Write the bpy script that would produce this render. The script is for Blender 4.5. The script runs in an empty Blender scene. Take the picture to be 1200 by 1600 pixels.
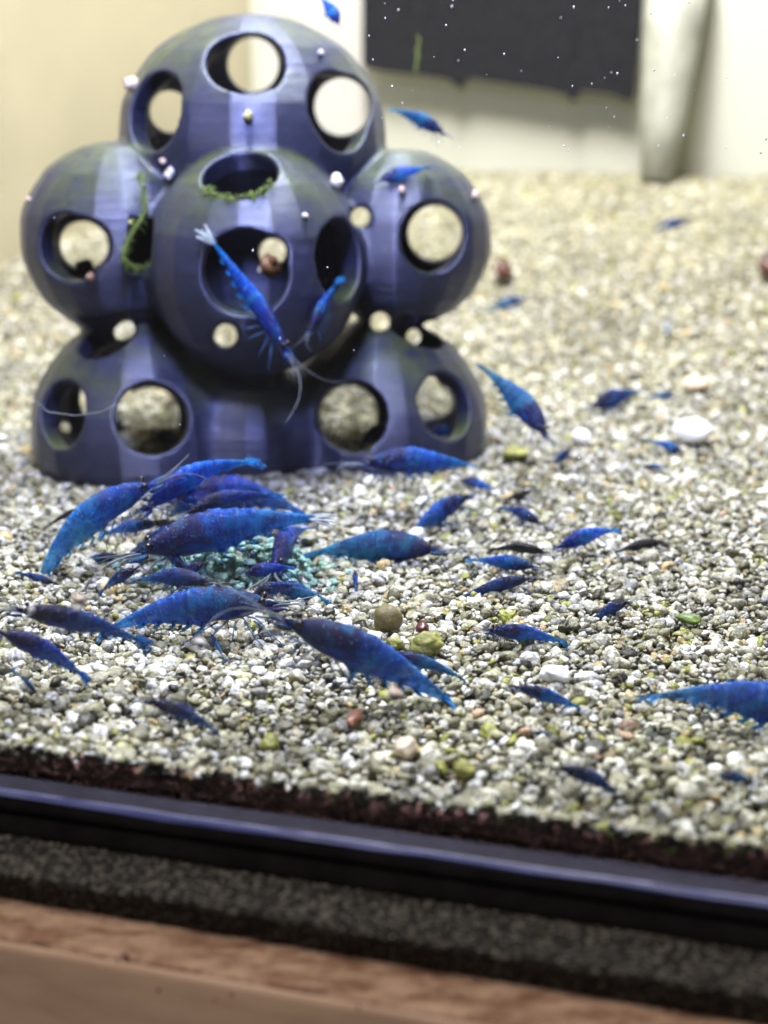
import bpy, math, random
import numpy as np
from mathutils import Vector, Matrix, noise
random.seed(7); rng = np.random.default_rng(7)
S = bpy.context.scene
C = S.collection
# ------------------------------------------------------------------ camera (1 unit = 1 cm)
H = 5.67; F = 2200.0; PITCH = math.atan(700/2200)
cam_d = bpy.data.cameras.new('camera'); cam = bpy.data.objects.new('camera', cam_d); C.objects.link(cam)
cam.location = (0, 0, H); cam.rotation_euler = (math.pi/2-PITCH, 0, 0)
cam_d.lens = F/1600*36; cam_d.sensor_width = 36; cam_d.clip_start = .1; cam_d.clip_end = 800
cam_d.dof.use_dof = True; cam_d.dof.focus_distance = 14.8
cam_d.dof.aperture_fstop = cam_d.lens*1e-3/.215
S.camera = cam
FW = Vector((0, math.cos(PITCH), -math.sin(PITCH))); UP = Vector((0, math.sin(PITCH), math.cos(PITCH))); CP = Vector((0, 0, H))
# ------------------------------------------------------------------ world and lamps
W = bpy.data.worlds.new('World'); S.world = W; W.use_nodes = True
W.node_tree.nodes['Background'].inputs[0].default_value = (.55, .5, .47, 1)
W.node_tree.nodes['Background'].inputs[1].default_value = .22
S.view_settings.view_transform = 'Standard'; S.view_settings.look = 'None'; S.view_settings.exposure = 0
S.cycles.max_bounces = 8; S.cycles.transparent_max_bounces = 12; S.cycles.transmission_bounces = 8
S.cycles.caustics_reflective = False; S.cycles.caustics_refractive = False
TH = .2685                                  # the tank stands turned to the view by this angle
EU = Vector((math.cos(TH), -math.sin(TH), 0)); EV = Vector((math.sin(TH), math.cos(TH), 0))
def T(u, v, z=0): return EU*u + EV*v + Vector((0, 0, z))
def area_lamp(name, loc, target, sx, sy, watts, col, spread=180):
    d = bpy.data.lights.new(name, 'AREA'); d.shape = 'RECTANGLE'; d.size = sx; d.size_y = sy; d.energy = watts; d.color = col
    d.spread = math.radians(spread)
    o = bpy.data.objects.new(name, d); C.objects.link(o); o.location = loc
    o.rotation_mode = 'QUATERNION'
    z = (Vector(loc)-Vector(target)).normalized(); x = (EU - z*EU.dot(z)).normalized(); y = z.cross(x)
    o.rotation_quaternion = Matrix((x, y, z)).transposed().to_quaternion()
    return o
area_lamp('aquarium_lamp', Vector((-.5, 25, 30)), Vector((-.2, 25.5, 0)), 4.5, 24, 27000, (.95, .97, 1.0))
area_lamp('added_streak_lamp', Vector((-1.4, 12.6, 13)), Vector((-1.9, 19.5, 3.5)), 1.6, 1.6, 980, (.50, .56, 1.0), 110)  # added unseen lamp, set low to draw streaks on the cave
area_lamp('added_fill_lamp', Vector((-20, -28, 90)), Vector((0, 8, 0)), 40, 40, 150000, (1.0, .86, .72))  # added unseen lamp for mat and shelf, replacing tank spill the pane blocks
# ------------------------------------------------------------------ pixels -> rays
def ray(px, py): return (FW + Vector((1, 0, 0))*((px-600)/F) + UP*((800-py)/F))
def at(px, py, depth): return CP + ray(px, py)*depth
def tuv(p): return p.dot(EU), p.dot(EV)
def flat_hit(px, py, z=0):
    d = ray(px, py); return CP + d*((z-H)/d.z)
a, b = flat_hit(0, 1165), flat_hit(1200, 1320)
VG = (tuv(a)[1]+tuv(b)[1])/2 - .05          # inner face of the front pane
corner = flat_hit(400, 258, 2.85); VB = tuv(corner)[1]; UL = tuv(corner)[0]
def sstep(x): x = np.clip(x, 0, 1); return x*x*(3-2*x)
V0 = VG+11.5
def gz(v, u=0):
    return 2.85*sstep((np.asarray(v, float)-V0)/(VB-V0)) + .07*np.sin(np.asarray(u)*.9+1)*np.sin(np.asarray(v)*.8) - .035
def gzp(p): u, v = tuv(p); return float(gz(v, u))
def ground_hit(px, py, lift=0):
    d = ray(px, py); t = 6.0
    for _ in range(2000):
        p = CP + d*t
        if p.z <= gzp(p)+lift: break
        t += .03
    return p, t
# ------------------------------------------------------------------ helpers
def tag(o, label=None, cat=None, group=None, kind=None):
    if label: o['label'] = label
    if cat: o['category'] = cat
    if group: o['group'] = group
    if kind: o['kind'] = kind
    return o
def empty(name, loc, label, cat, group=None):
    o = bpy.data.objects.new(name, None); C.objects.link(o); o.location = loc; o.empty_display_size = .2
    return tag(o, label, cat, group)
def obj(name, verts, faces, mat, parent=None, smooth=True, attrs=None):
    me = bpy.data.meshes.new(name); me.from_pydata([tuple(v) for v in verts], [], faces); me.update()
    if smooth: me.polygons.foreach_set('use_smooth', [True]*len(me.polygons))
    if attrs:
        for k, vals in attrs.items():
            at_ = me.attributes.new(k, 'FLOAT', 'POINT'); at_.data.foreach_set('value', np.asarray(vals, dtype=np.float32))
    me.materials.append(mat)
    o = bpy.data.objects.new(name, me); C.objects.link(o)
    if parent: o.parent = parent
    return o
class MB:
    def __init__(s): s.v = []; s.f = []
    def add(s, v, f):
        n = len(s.v); s.v += [Vector(x) for x in v]; s.f += [[i+n for i in q] for q in f]
    def tube(s, pts, rad, n=6):
        pts = [Vector(p) for p in pts]; v = []; f = []
        up = Vector((.13, .21, 1)).normalized()
        for i, p in enumerate(pts):
            t = (pts[min(i+1, len(pts)-1)]-pts[max(i-1, 0)]).normalized()
            x = t.cross(up)
            x = x.normalized() if x.length > 1e-4 else Vector((1, 0, 0))
            y = t.cross(x); r = rad[i] if hasattr(rad, '__len__') else rad
            for k in range(n):
                a = 2*math.pi*k/n; v.append(p + x*math.cos(a)*r + y*math.sin(a)*r)
        for i in range(len(pts)-1):
            for k in range(n):
                f.append([i*n+k, i*n+(k+1) % n, (i+1)*n+(k+1) % n, (i+1)*n+k])
        f.append(list(range(n))[::-1]); f.append([(len(pts)-1)*n+k for k in range(n)])
        s.add(v, f)
    def blob(s, c, r, seed=0, amp=.15, freq=2.0, nu=12, nv=8, rot=None):
        v = []; f = []; c = Vector(c)
        for j in range(nv+1):
            th = math.pi*j/nv
            for i in range(nu):
                ph = 2*math.pi*i/nu
                d = Vector((math.sin(th)*math.cos(ph), math.sin(th)*math.sin(ph), math.cos(th)))
                k = 1+amp*noise.noise(d*freq+Vector((seed*3.1, seed, 0)))
                p = Vector((d.x*r[0]*k, d.y*r[1]*k, d.z*r[2]*k))
                if rot: p = rot @ p
                v.append(c+p)
        for j in range(nv):
            for i in range(nu):
                f.append([j*nu+i, (j+1)*nu+i, (j+1)*nu+(i+1) % nu, j*nu+(i+1) % nu])
        s.add(v, f)
    def box(s, p0, ax, ay, az):
        p0, ax, ay, az = map(Vector, (p0, ax, ay, az))
        v = [p0+ax*i+ay*j+az*k for k in (0, 1) for j in (0, 1) for i in (0, 1)]
        f = [[0, 2, 3, 1], [4, 5, 7, 6], [0, 1, 5, 4], [2, 6, 7, 3], [0, 4, 6, 2], [1, 3, 7, 5]]
        if ax.cross(ay).dot(az) < 0: f = [q[::-1] for q in f]
        s.add(v, f)
    def build(s, name, mat, parent=None, smooth=True):
        o = obj(name, s.v, s.f, mat, parent, smooth); return o
# ------------------------------------------------------------------ materials
class NT:
    def __init__(s, name):
        s.m = bpy.data.materials.new(name); s.m.use_nodes = True; s.t = s.m.node_tree
        s.b = s.t.nodes['Principled BSDF']; s.out = s.t.nodes['Material Output']
    def n(s, typ, **k):
        x = s.t.nodes.new(typ)
        for a, b in k.items():
            if a.startswith('i_'):
                x.inputs[int(a[2:]) if a[2:].isdigit() else a[2:]].default_value = b
            else: setattr(x, a, b)
        return x
    def l(s, a, b): s.t.links.new(a, b)
    def coord(s, which='Object'):
        return s.n('ShaderNodeTexCoord').outputs[which]
    def noise(s, vec, scale, detail=4, rough=.55, out=0):
        x = s.n('ShaderNodeTexNoise'); x.inputs['Scale'].default_value = scale; x.inputs['Detail'].default_value = detail
        x.inputs['Roughness'].default_value = rough; s.l(vec, x.inputs['Vector']); return x.outputs[out]
    def ramp(s, fac, stops, interp='LINEAR'):
        x = s.n('ShaderNodeValToRGB'); e = x.color_ramp.elements; x.color_ramp.interpolation = interp
        while len(e) < len(stops): e.new(.5)
        for el, (p, c) in zip(e, stops):
            el.position = p; el.color = (c[0], c[1], c[2], 1) if hasattr(c, '__len__') else (c, c, c, 1)
        s.l(fac, x.inputs[0]); return x.outputs[0]
    def mix(s, fac, a, b, blend='MIX'):
        x = s.n('ShaderNodeMix', data_type='RGBA', blend_type=blend)
        for q, w in ((fac, 0), (a, 6), (b, 7)):
            if isinstance(q, (int, float)): x.inputs[w].default_value = q
            elif isinstance(q, tuple): x.inputs[w].default_value = (*q, 1)
            else: s.l(q, x.inputs[w])
        return x.outputs[2]
    def math(s, op, a, b=0.0):
        x = s.n('ShaderNodeMath', operation=op)
        for q, w in ((a, 0), (b, 1)):
            if isinstance(q, (int, float)): x.inputs[w].default_value = q
            else: s.l(q, x.inputs[w])
        return x.outputs[0]
    def bump(s, h, strength=.3, dist=.02):
        x = s.n('ShaderNodeBump'); x.inputs['Strength'].default_value = strength; x.inputs['Distance'].default_value = dist
        s.l(h, x.inputs['Height']); s.l(x.outputs[0], s.b.inputs['Normal']); return x
    def set(s, **k):
        for a, b in k.items(): s.b.inputs[a.replace('_', ' ')].default_value = b
def simple(name, col, rough=.5, nz=.25, scale=8, bump=.1, bd=.01, **k):
    m = NT(name); c = m.coord(); n = m.noise(c, scale)
    lo = tuple(x*(1-nz) for x in col); hi = tuple(min(1, x*(1+nz)) for x in col)
    m.l(m.ramp(n, [(.3, lo), (.7, hi)]), m.b.inputs['Base Color']); m.set(Roughness=rough)
    if bump: m.bump(m.noise(c, scale*3), bump, bd)
    m.set(**k); return m.m
# cave plastic: slate blue print with fine layer lines, algae film on upward faces
m = NT('cave_plastic'); c = m.coord(); geo = m.n('ShaderNodeNewGeometry')
sx = m.n('ShaderNodeSeparateXYZ'); m.l(c, sx.inputs[0]); sn = m.n('ShaderNodeSeparateXYZ'); m.l(geo.outputs['Normal'], sn.inputs[0])
mp = m.n('ShaderNodeMapping'); m.l(c, mp.inputs[0]); mp.inputs['Scale'].default_value = (1, 1, 6)
base = m.ramp(m.noise(mp.outputs[0], 1.3, 6), [(.3, (.010, .012, .030)), (.7, (.024, .028, .074))])
nzz = m.noise(c, 1.6, 5)
film = m.math('MULTIPLY', m.ramp(sn.outputs[2], [(.22, 0.), (.75, 1.)]), m.ramp(nzz, [(.36, 0.), (.60, 1.)]))
base = m.mix(m.math('MULTIPLY', film, 1.), base, (.065, .082, .028))
spots = m.ramp(m.noise(c, 9, 5, .7), [(.58, 0.), (.66, 1.)])
base = m.mix(m.math('MULTIPLY', spots, .7), base, (.010, .011, .012))
dust = m.ramp(m.noise(c, 5, 8, .75), [(.54, 0.), (.70, 1.)])
base = m.mix(m.math('MULTIPLY', dust, .40), base, (.10, .10, .085))
rg = m.math('ADD', m.math('MULTIPLY', m.noise(c, 4, 6, .7), .5), .12)
m.l(base, m.b.inputs['Base Color'])
ln = m.math('SINE', m.math('MULTIPLY', sx.outputs[2], 2*math.pi/.045))
hh = m.math('ADD', m.math('MULTIPLY', ln, .5), m.math('MULTIPLY', m.noise(mp.outputs[0], 5, 4), 1.2))
bn = m.bump(hh, .30, .008)
cz = m.n('ShaderNodeCombineXYZ'); gs = m.math('SINE', m.math('MULTIPLY', sx.outputs[2], 2*math.pi/.0171))
m.l(m.math('MULTIPLY', m.math('ADD', gs, m.math('MULTIPLY', m.math('SINE', m.math('MULTIPLY', sx.outputs[2], 2*math.pi/.0113)), .5)), .68), cz.inputs[2])
va = m.n('ShaderNodeVectorMath', operation='ADD'); m.l(bn.outputs[0], va.inputs[0]); m.l(cz.outputs[0], va.inputs[1])
vn_ = m.n('ShaderNodeVectorMath', operation='NORMALIZE'); m.l(va.outputs[0], vn_.inputs[0]); m.l(vn_.outputs[0], m.b.inputs['Normal']); m.l(rg, m.b.inputs['Roughness']); m.b.inputs['Specular IOR Level'].default_value = .85
m.b.inputs['Specular Tint'].default_value = (.50, .56, 1.0, 1)
m.b.inputs['Sheen Weight'].default_value = .04; m.b.inputs['Sheen Tint'].default_value = (.5, .6, 1, 1); m.b.inputs['Sheen Roughness'].default_value = .4
M_CAVE = m.m
# gravel grain
m = NT('gravel_grain'); ta = m.n('ShaderNodeAttribute', attribute_type='INSTANCER', attribute_name='tint')
tb = m.n('ShaderNodeAttribute', attribute_type='INSTANCER', attribute_name='shade')
pal = [(0, (.035, .035, .025)), (.035, (.15, .14, .07)), (.09, (.30, .28, .17)), (.20, (.46, .44, .27)), (.36, (.64, .61, .45)),
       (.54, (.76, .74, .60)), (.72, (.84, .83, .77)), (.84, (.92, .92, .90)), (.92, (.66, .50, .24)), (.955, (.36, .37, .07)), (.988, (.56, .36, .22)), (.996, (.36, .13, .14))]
pc = m.ramp(ta.outputs['Fac'], pal, 'CONSTANT'); c = m.coord()
pc = m.mix(1.0, pc, m.ramp(tb.outputs['Fac'], [(0, .38), (.5, .85), (1, 1.2)]), 'MULTIPLY')
vn = m.ramp(m.noise(c, 2.2, 6, .7), [(.36, .30), (.50, .85), (.62, 1.1)])
pc = m.mix(1.0, pc, vn, 'MULTIPLY')
m.l(pc, m.b.inputs['Base Color']); m.set(Roughness=.33); m.b.inputs['Subsurface Weight'].default_value = 0
m.bump(m.noise(c, 3, 3), .35, .15)
M_GRAIN = m.m
M_BED = simple('fine_silt', (.07, .065, .035), .8, .5, 12, .3, .03)
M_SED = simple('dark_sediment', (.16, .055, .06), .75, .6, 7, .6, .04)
# shrimp bodies
def shrimp_mat(name, head, body, tail, pale, alpha_tail=.45, alpha_body=.06):
    m = NT(name); t = m.n('ShaderNodeAttribute', attribute_name='along').outputs['Fac']
    sg = m.n('ShaderNodeAttribute', attribute_name='seg').outputs['Fac']
    v = m.n('ShaderNodeAttribute', attribute_name='belly').outputs['Fac']
    c = m.coord()
    mp = m.n('ShaderNodeMapping'); m.l(c, mp.inputs[0]); mp.inputs['Scale'].default_value = (1.0, 1.0, 1.0)
    tt = m.math('ADD', t, m.math('MULTIPLY', m.math('SUBTRACT', m.noise(c, 3.2, 5), .5), .24))
    col = m.ramp(tt, [(.05, head), (.36, head), (.44, body), (.70, body), (.93, tail)])
    mot = m.mix(.5, m.ramp(m.noise(mp.outputs[0], 7, 8, .8), [(.38, .06), (.50, .8), (.62, 2.4)]), m.ramp(m.noise(mp.outputs[0], 22, 5, .7), [(.40, .15), (.52, .9), (.60, 1.9)]))
    col = m.mix(.85, col, mot, 'MULTIPLY')
    band = m.ramp(sg, [(.0, 0.), (.80, 0.), (.93, 1.)])
    col = m.mix(m.math('MULTIPLY', band, m.math('MULTIPLY', m.ramp(m.noise(c, 12, 4), [(.4, 0.), (.6, 1.)]), .60)), col, pale)
    dorsal = m.math('MULTIPLY', m.ramp(v, [(.0, 1.), (.30, .0)]), m.ramp(t, [(.1, .7), (.40, .40), (.5, .0)]))
    col = m.mix(m.math('MULTIPLY', dorsal, m.ramp(m.noise(c, 3.5, 4), [(.38, .2), (.55, 1.)])), col, (.030, .014, .035))
    big = m.ramp(m.noise(c, 3.2, 4), [(.46, 0.), (.64, 1.)])
    col = m.mix(m.math('MULTIPLY', big, .7), col, tuple(x*.6 for x in head))
    cy = m.ramp(m.noise(c, 4.1, 5), [(.50, 0.), (.72, 1.)])
    col = m.mix(m.math('MULTIPLY', cy, m.ramp(t, [(.1, .15), (.4, .6)])), col, tuple(min(1, x*1.5+.01) for x in tail) if name != 'shrimp_black_shell' else body)
    m.l(col, m.b.inputs['Base Color']); gl = m.math('MULTIPLY', m.math('POWER', 2.718, m.math('MULTIPLY', m.math('POWER', m.math('DIVIDE', m.math('SUBTRACT', t, .33), .055), 2.), -1.)), m.ramp(v, [(.5, 0.), (.68, 1.), (.9, 0.)]))
    if name != 'shrimp_black_shell': col = m.mix(m.math('MULTIPLY', gl, .65), col, (.01, .13, .75))
    fl = m.ramp(m.noise(c, 26, 4, .7), [(.60, 0.), (.66, 1.)])  # pale shell flecks, also painted in to stand for glints
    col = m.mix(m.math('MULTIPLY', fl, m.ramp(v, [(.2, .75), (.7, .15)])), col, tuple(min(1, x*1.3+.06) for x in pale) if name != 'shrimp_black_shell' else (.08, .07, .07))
    m.l(col, m.b.inputs['Base Color']); m.set(Roughness=.16)
    m.b.inputs['Specular IOR Level'].default_value = .45
    m.bump(m.math('ADD', m.noise(mp.outputs[0], 13, 6, .75), m.math('MULTIPLY', m.noise(mp.outputs[0], 40, 3, .6), .4)), .9, .035)
    tr = m.n('ShaderNodeBsdfTransparent'); tl = m.n('ShaderNodeBsdfTranslucent'); m.l(col, tl.inputs[0])
    m1 = m.n('ShaderNodeMixShader'); m1.inputs[0].default_value = .30; m.l(m.b.outputs[0], m1.inputs[1]); m.l(tl.outputs[0], m1.inputs[2])
    tr.inputs[0].default_value = (.62, .85, 1, 1)
    m2 = m.n('ShaderNodeMixShader'); m.l(m.ramp(tt, [(.45, alpha_body), (1.0, alpha_tail)]), m2.inputs[0])
    m.l(m1.outputs[0], m2.inputs[1]); m.l(tr.outputs[0], m2.inputs[2]); m.l(m2.outputs[0], m.out.inputs[0])
    return m.m
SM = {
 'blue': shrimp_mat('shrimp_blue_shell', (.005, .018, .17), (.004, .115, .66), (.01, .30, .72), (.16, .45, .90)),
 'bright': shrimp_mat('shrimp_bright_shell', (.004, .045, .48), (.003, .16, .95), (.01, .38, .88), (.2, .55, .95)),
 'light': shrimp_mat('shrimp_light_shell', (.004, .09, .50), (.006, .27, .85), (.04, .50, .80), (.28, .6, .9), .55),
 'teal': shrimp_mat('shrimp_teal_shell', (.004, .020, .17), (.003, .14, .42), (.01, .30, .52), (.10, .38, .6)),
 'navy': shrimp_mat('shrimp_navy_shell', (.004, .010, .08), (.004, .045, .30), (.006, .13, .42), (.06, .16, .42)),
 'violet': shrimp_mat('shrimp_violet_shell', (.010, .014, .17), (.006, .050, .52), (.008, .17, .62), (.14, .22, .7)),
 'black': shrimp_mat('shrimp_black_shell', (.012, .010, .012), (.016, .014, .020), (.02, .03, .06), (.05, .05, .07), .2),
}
M_EYE = simple('shrimp_eye', (.01, .008, .01), .12, .1, 5, 0)
def limb_mat(name, col, al):
    m = NT(name); c = m.coord(); m.l(m.ramp(m.noise(c, 10), [(.3, tuple(x*.5 for x in col)), (.7, col)]), m.b.inputs['Base Color'])
    m.set(Roughness=.3, Alpha=al); return m.m
M_LIMB = limb_mat('shrimp_limb', (.04, .15, .36), .6)
M_ANT = limb_mat('shrimp_antenna', (.25, .30, .36), .65)
M_PALE = limb_mat('shrimp_pale_fan', (.45, .52, .55), .55)
# ------------------------------------------------------------------ setting: bed, walls, gravel
us = np.linspace(-26, 26, 131); vs = np.linspace(VG+.04, VB+3, 141)
vv = [T(u, v, float(gz(v, u))-.10) for v in vs for u in us]
ff = [[j*131+i, j*131+i+1, (j+1)*131+i+1, (j+1)*131+i] for j in range(140) for i in range(130)]
tag(obj('ground', vv, ff, M_BED), kind='structure')
# gravel : pebble variants instanced by geometry nodes, one object of stuff
def pebble_mesh(k):
    import bmesh
    bm = bmesh.new(); bmesh.ops.create_icosphere(bm, subdivisions=2, radius=1)
    r = random.Random(k*17+3); ax = Vector((1, r.uniform(.7, 1.), r.uniform(.5, .85)))
    planes = [(Vector((r.gauss(0, 1), r.gauss(0, 1), r.gauss(0, 1))).normalized(), r.uniform(.48, .80)) for _ in range(9)]
    for v in bm.verts:
        p = v.co.copy(); p *= 1+.18*noise.noise(p*1.3+Vector((k*5, 0, 0)))
        for n, d in planes:
            e = p.dot(n)-d
            if e > 0: p -= n*e*.93
        v.co = Vector((p.x*ax.x, p.y*ax.y, p.z*ax.z))
    me = bpy.data.meshes.new('pebble'); bm.to_mesh(me); bm.free()
    me.polygons.foreach_set('use_smooth', [True]*len(me.polygons)); me.materials.append(M_GRAIN); return me
PC = bpy.data.collections.new('pebble_variants')
for k in range(10):
    PC.objects.link(bpy.data.objects.new('pebble', pebble_mesh(k)))
def scatter(name, P, R, tint, shade):
    n = len(P); me = bpy.data.meshes.new(name); me.vertices.add(n); me.vertices.foreach_set('co', P.astype(np.float32).ravel())
    def fa(k, typ, data, field='value'):
        at_ = me.attributes.new(k, typ, 'POINT'); at_.data.foreach_set(field, data.ravel())
    fa('pick', 'INT', rng.integers(0, 10, n).astype(np.int32)); fa('tint', 'FLOAT', tint.astype(np.float32)); fa('shade', 'FLOAT', shade.astype(np.float32))
    rot = np.stack([rng.normal(0, .5, n), rng.normal(0, .5, n), rng.uniform(0, 6.28, n)], 1).astype(np.float32)
    fa('rot', 'FLOAT_VECTOR', rot, 'vector'); fa('scl', 'FLOAT', R.astype(np.float32))
    o = bpy.data.objects.new(name, me); C.objects.link(o); me.materials.append(M_GRAIN)
    g = bpy.data.node_groups.new(name+'_nodes', 'GeometryNodeTree')
    g.interface.new_socket('Geometry', in_out='INPUT', socket_type='NodeSocketGeometry'); g.interface.new_socket('Geometry', in_out='OUTPUT', socket_type='NodeSocketGeometry')
    N = g.nodes.new; gi = N('NodeGroupInput'); go = N('NodeGroupOutput'); ci = N('GeometryNodeCollectionInfo'); ip = N('GeometryNodeInstanceOnPoints')
    ci.inputs['Collection'].default_value = PC; ci.inputs['Separate Children'].default_value = True; ci.inputs['Reset Children'].default_value = True
    ip.inputs['Pick Instance'].default_value = True
    def na(k, typ):
        x = N('GeometryNodeInputNamedAttribute'); x.data_type = typ; x.inputs['Name'].default_value = k; return [q for q in x.outputs if q.enabled][0]
    L = g.links.new
    L(gi.outputs[0], ip.inputs['Points']); L(ci.outputs[0], ip.inputs['Instance']); L(na('pick', 'INT'), ip.inputs['Instance Index'])
    er = N('FunctionNodeEulerToRotation'); L(na('rot', 'FLOAT_VECTOR'), er.inputs[0]); L(er.outputs[0], ip.inputs['Rotation'])
    L(na('scl', 'FLOAT'), ip.inputs['Scale']); L(ip.outputs[0], go.inputs[0])
    md = o.modifiers.new('instances', 'NODES'); md.node_group = g
    return o
def bed_points(sp, u0, u1, v0, v1, zoff, rmu, rsd):
    u, v = np.meshgrid(np.arange(u0, u1, sp), np.arange(v0, v1, sp)); u = u.ravel(); v = v.ravel()
    u = u+rng.uniform(-.5, .5, len(u))*sp; v = v+rng.uniform(-.5, .5, len(u))*sp; v = np.maximum(v, v0)
    X = u*EU.x+v*EV.x; Y = u*EU.y+v*EV.y
    k = (np.abs(X) < Y*.30+2.5); u, v, X, Y = u[k], v[k], X[k], Y[k]
    r = np.clip(np.exp(rng.normal(math.log(rmu), rsd, len(u))), .022, .13)*(1+.20*np.clip(1-(v-VG)/9, 0, 1))
    z = gz(v, u)+zoff+rng.normal(0, .012, len(u))
    return np.stack([X, Y, z], 1), r
Pa, Ra = bed_points(.072, -24, 24, VG+.12, VB-.1, -.028, .041, .38)
Pb, Rb = bed_points(.125, -24, 24, VG+.14, VB-.1, -.008, .044, .48)
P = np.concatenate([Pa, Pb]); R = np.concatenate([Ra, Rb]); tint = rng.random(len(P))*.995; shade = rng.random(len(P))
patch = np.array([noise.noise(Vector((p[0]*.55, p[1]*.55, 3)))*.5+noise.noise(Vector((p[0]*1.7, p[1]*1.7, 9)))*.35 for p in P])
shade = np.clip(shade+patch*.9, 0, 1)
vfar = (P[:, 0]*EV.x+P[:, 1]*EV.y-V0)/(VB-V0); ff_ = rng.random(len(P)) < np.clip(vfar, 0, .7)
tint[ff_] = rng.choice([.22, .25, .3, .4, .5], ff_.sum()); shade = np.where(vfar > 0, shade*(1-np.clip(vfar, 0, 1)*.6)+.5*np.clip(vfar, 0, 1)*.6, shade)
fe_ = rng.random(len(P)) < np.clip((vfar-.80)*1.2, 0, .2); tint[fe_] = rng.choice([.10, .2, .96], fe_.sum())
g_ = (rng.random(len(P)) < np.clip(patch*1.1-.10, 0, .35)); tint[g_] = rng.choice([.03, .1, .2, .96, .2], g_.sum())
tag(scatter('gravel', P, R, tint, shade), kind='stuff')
tag(bpy.data.objects['gravel'], 'pale cream and grey aquarium gravel covering the tank floor')
# walls beyond the gravel
mw = simple('cream_wall', (.54, .56, .49), .8, .05, .2, 0); mb = simple('beige_wall', (.47, .42, .28), .8, .18, .12, 0)
mb2 = simple('white_panel_paint', (.48, .48, .46), .7, .05, .2, 0)
w = MB(); w.box(T(UL, VB, -2), EU*40, EV*1.5, Vector((0, 0, 34))); tag(w.build('back_wall', mw, smooth=False), kind='structure')
lq, _ = ground_hit(0, 418); c0 = T(UL, VB+.2); ld = Vector((lq.x-c0.x, lq.y-c0.y, 0)).normalized(); ln_ = Vector((ld.y, -ld.x, 0))
ln_ = ln_ if ln_.x < 0 else -ln_
w = MB(); w.box(Vector((c0.x, c0.y, -2)), ld*26, ln_*1.4, Vector((0, 0, 34))); tag(w.build('left_wall', mb, smooth=False), kind='structure')
# ------------------------------------------------------------------ front of the aquarium: pane, frame, mat, shelf
def v_of(py, z, px=600):                    # v where the pixel row meets the height z
    return tuv(flat_hit(px, py, z))[1]
def z_of(py, v, px=600):                    # z where the pixel row meets the upright plane v
    d = ray(px, py); t = v/(d.dot(EV)); return (CP+d*t).z
VO = VG-.42                                 # outer face of the pane
z_sed = z_of(1304, VG); z_lip0 = z_of(1306, VO-.06); z_lip1 = z_of(1320, VO-.12); z_lip2 = z_of(1329, VO-.14)
vf = VO-.22
z_frm = z_of(1388, vf)                      # lower edge of the black frame
z_mat = z_frm; v_mat = v_of(1457, z_mat); z_mat2 = z_of(1524, v_mat)
v_sh = v_of(1566, z_mat2)
aq = empty('aquarium', T(0, VO, z_mat), 'glass aquarium with black bottom frame holding the gravel and the blue shrimp', 'aquarium')
def rel(o, p=None):                         # keep world coordinates under an Empty parent
    o.matrix_parent_inverse = Matrix.Translation(-Vector((p or aq).location)); return o
g = NT('aquarium_glass'); g.set(Roughness=.0, IOR=1.33); g.b.inputs['Transmission Weight'].default_value = 1
g.b.inputs['Base Color'].default_value = (.985, .995, .99, 1)
w = MB(); w.box(T(-18, VO, z_sed-.05), EU*40, EV*(VG-VO-.01), Vector((0, 0, 24))); rel(w.build('front_pane', g.m, aq, smooth=False))
def strip(prof, name, mat, parent, u0=-18, u1=22, nu=500, jit=None):   # profile of (v,z) swept along the front
    v = []; f = []; n = len(prof)
    for i in range(nu+1):
        u = u0+(u1-u0)*i/nu
        for j, (a, b) in enumerate(prof):
            da, db = jit(u, j, a, b) if jit else (0, 0)
            v.append(T(u, a+da, b+db))
    for i in range(nu):
        for j in range(n-1):
            f.append([i*n+j, i*n+j+1, (i+1)*n+j+1, (i+1)*n+j])
    return rel(obj(name, v, f, mat, parent), parent) if parent else obj(name, v, f, mat)
lip = NT('painted_rim_glow'); c = lip.coord(); n_ = lip.noise(c, 3, 5)
lip.l(lip.ramp(n_, [(.3, (.026, .036, .12)), (.7, (.048, .062, .19))]), lip.b.inputs['Base Color']); lip.set(Roughness=.42); lip.b.inputs['Specular IOR Level'].default_value = .18; lip.bump(lip.noise(c, 9, 4), .25, .02)  # lavender stands for tank light glowing in the rim, painted as base colour
def round_prof(pts, k=4):
    out = []
    for i, p in enumerate(pts):
        if i in (0, len(pts)-1): out.append(p); continue
        a = Vector(pts[i-1]); b = Vector(p); c_ = Vector(pts[i+1]); r = min((a-b).length, (c_-b).length)*.4
        p0 = b+(a-b).normalized()*r; p1 = b+(c_-b).normalized()*r
        for q in range(k+1):
            t = q/k; out.append(tuple(p0*(1-t)**2+b*2*t*(1-t)+p1*t*t))
    return out
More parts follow.
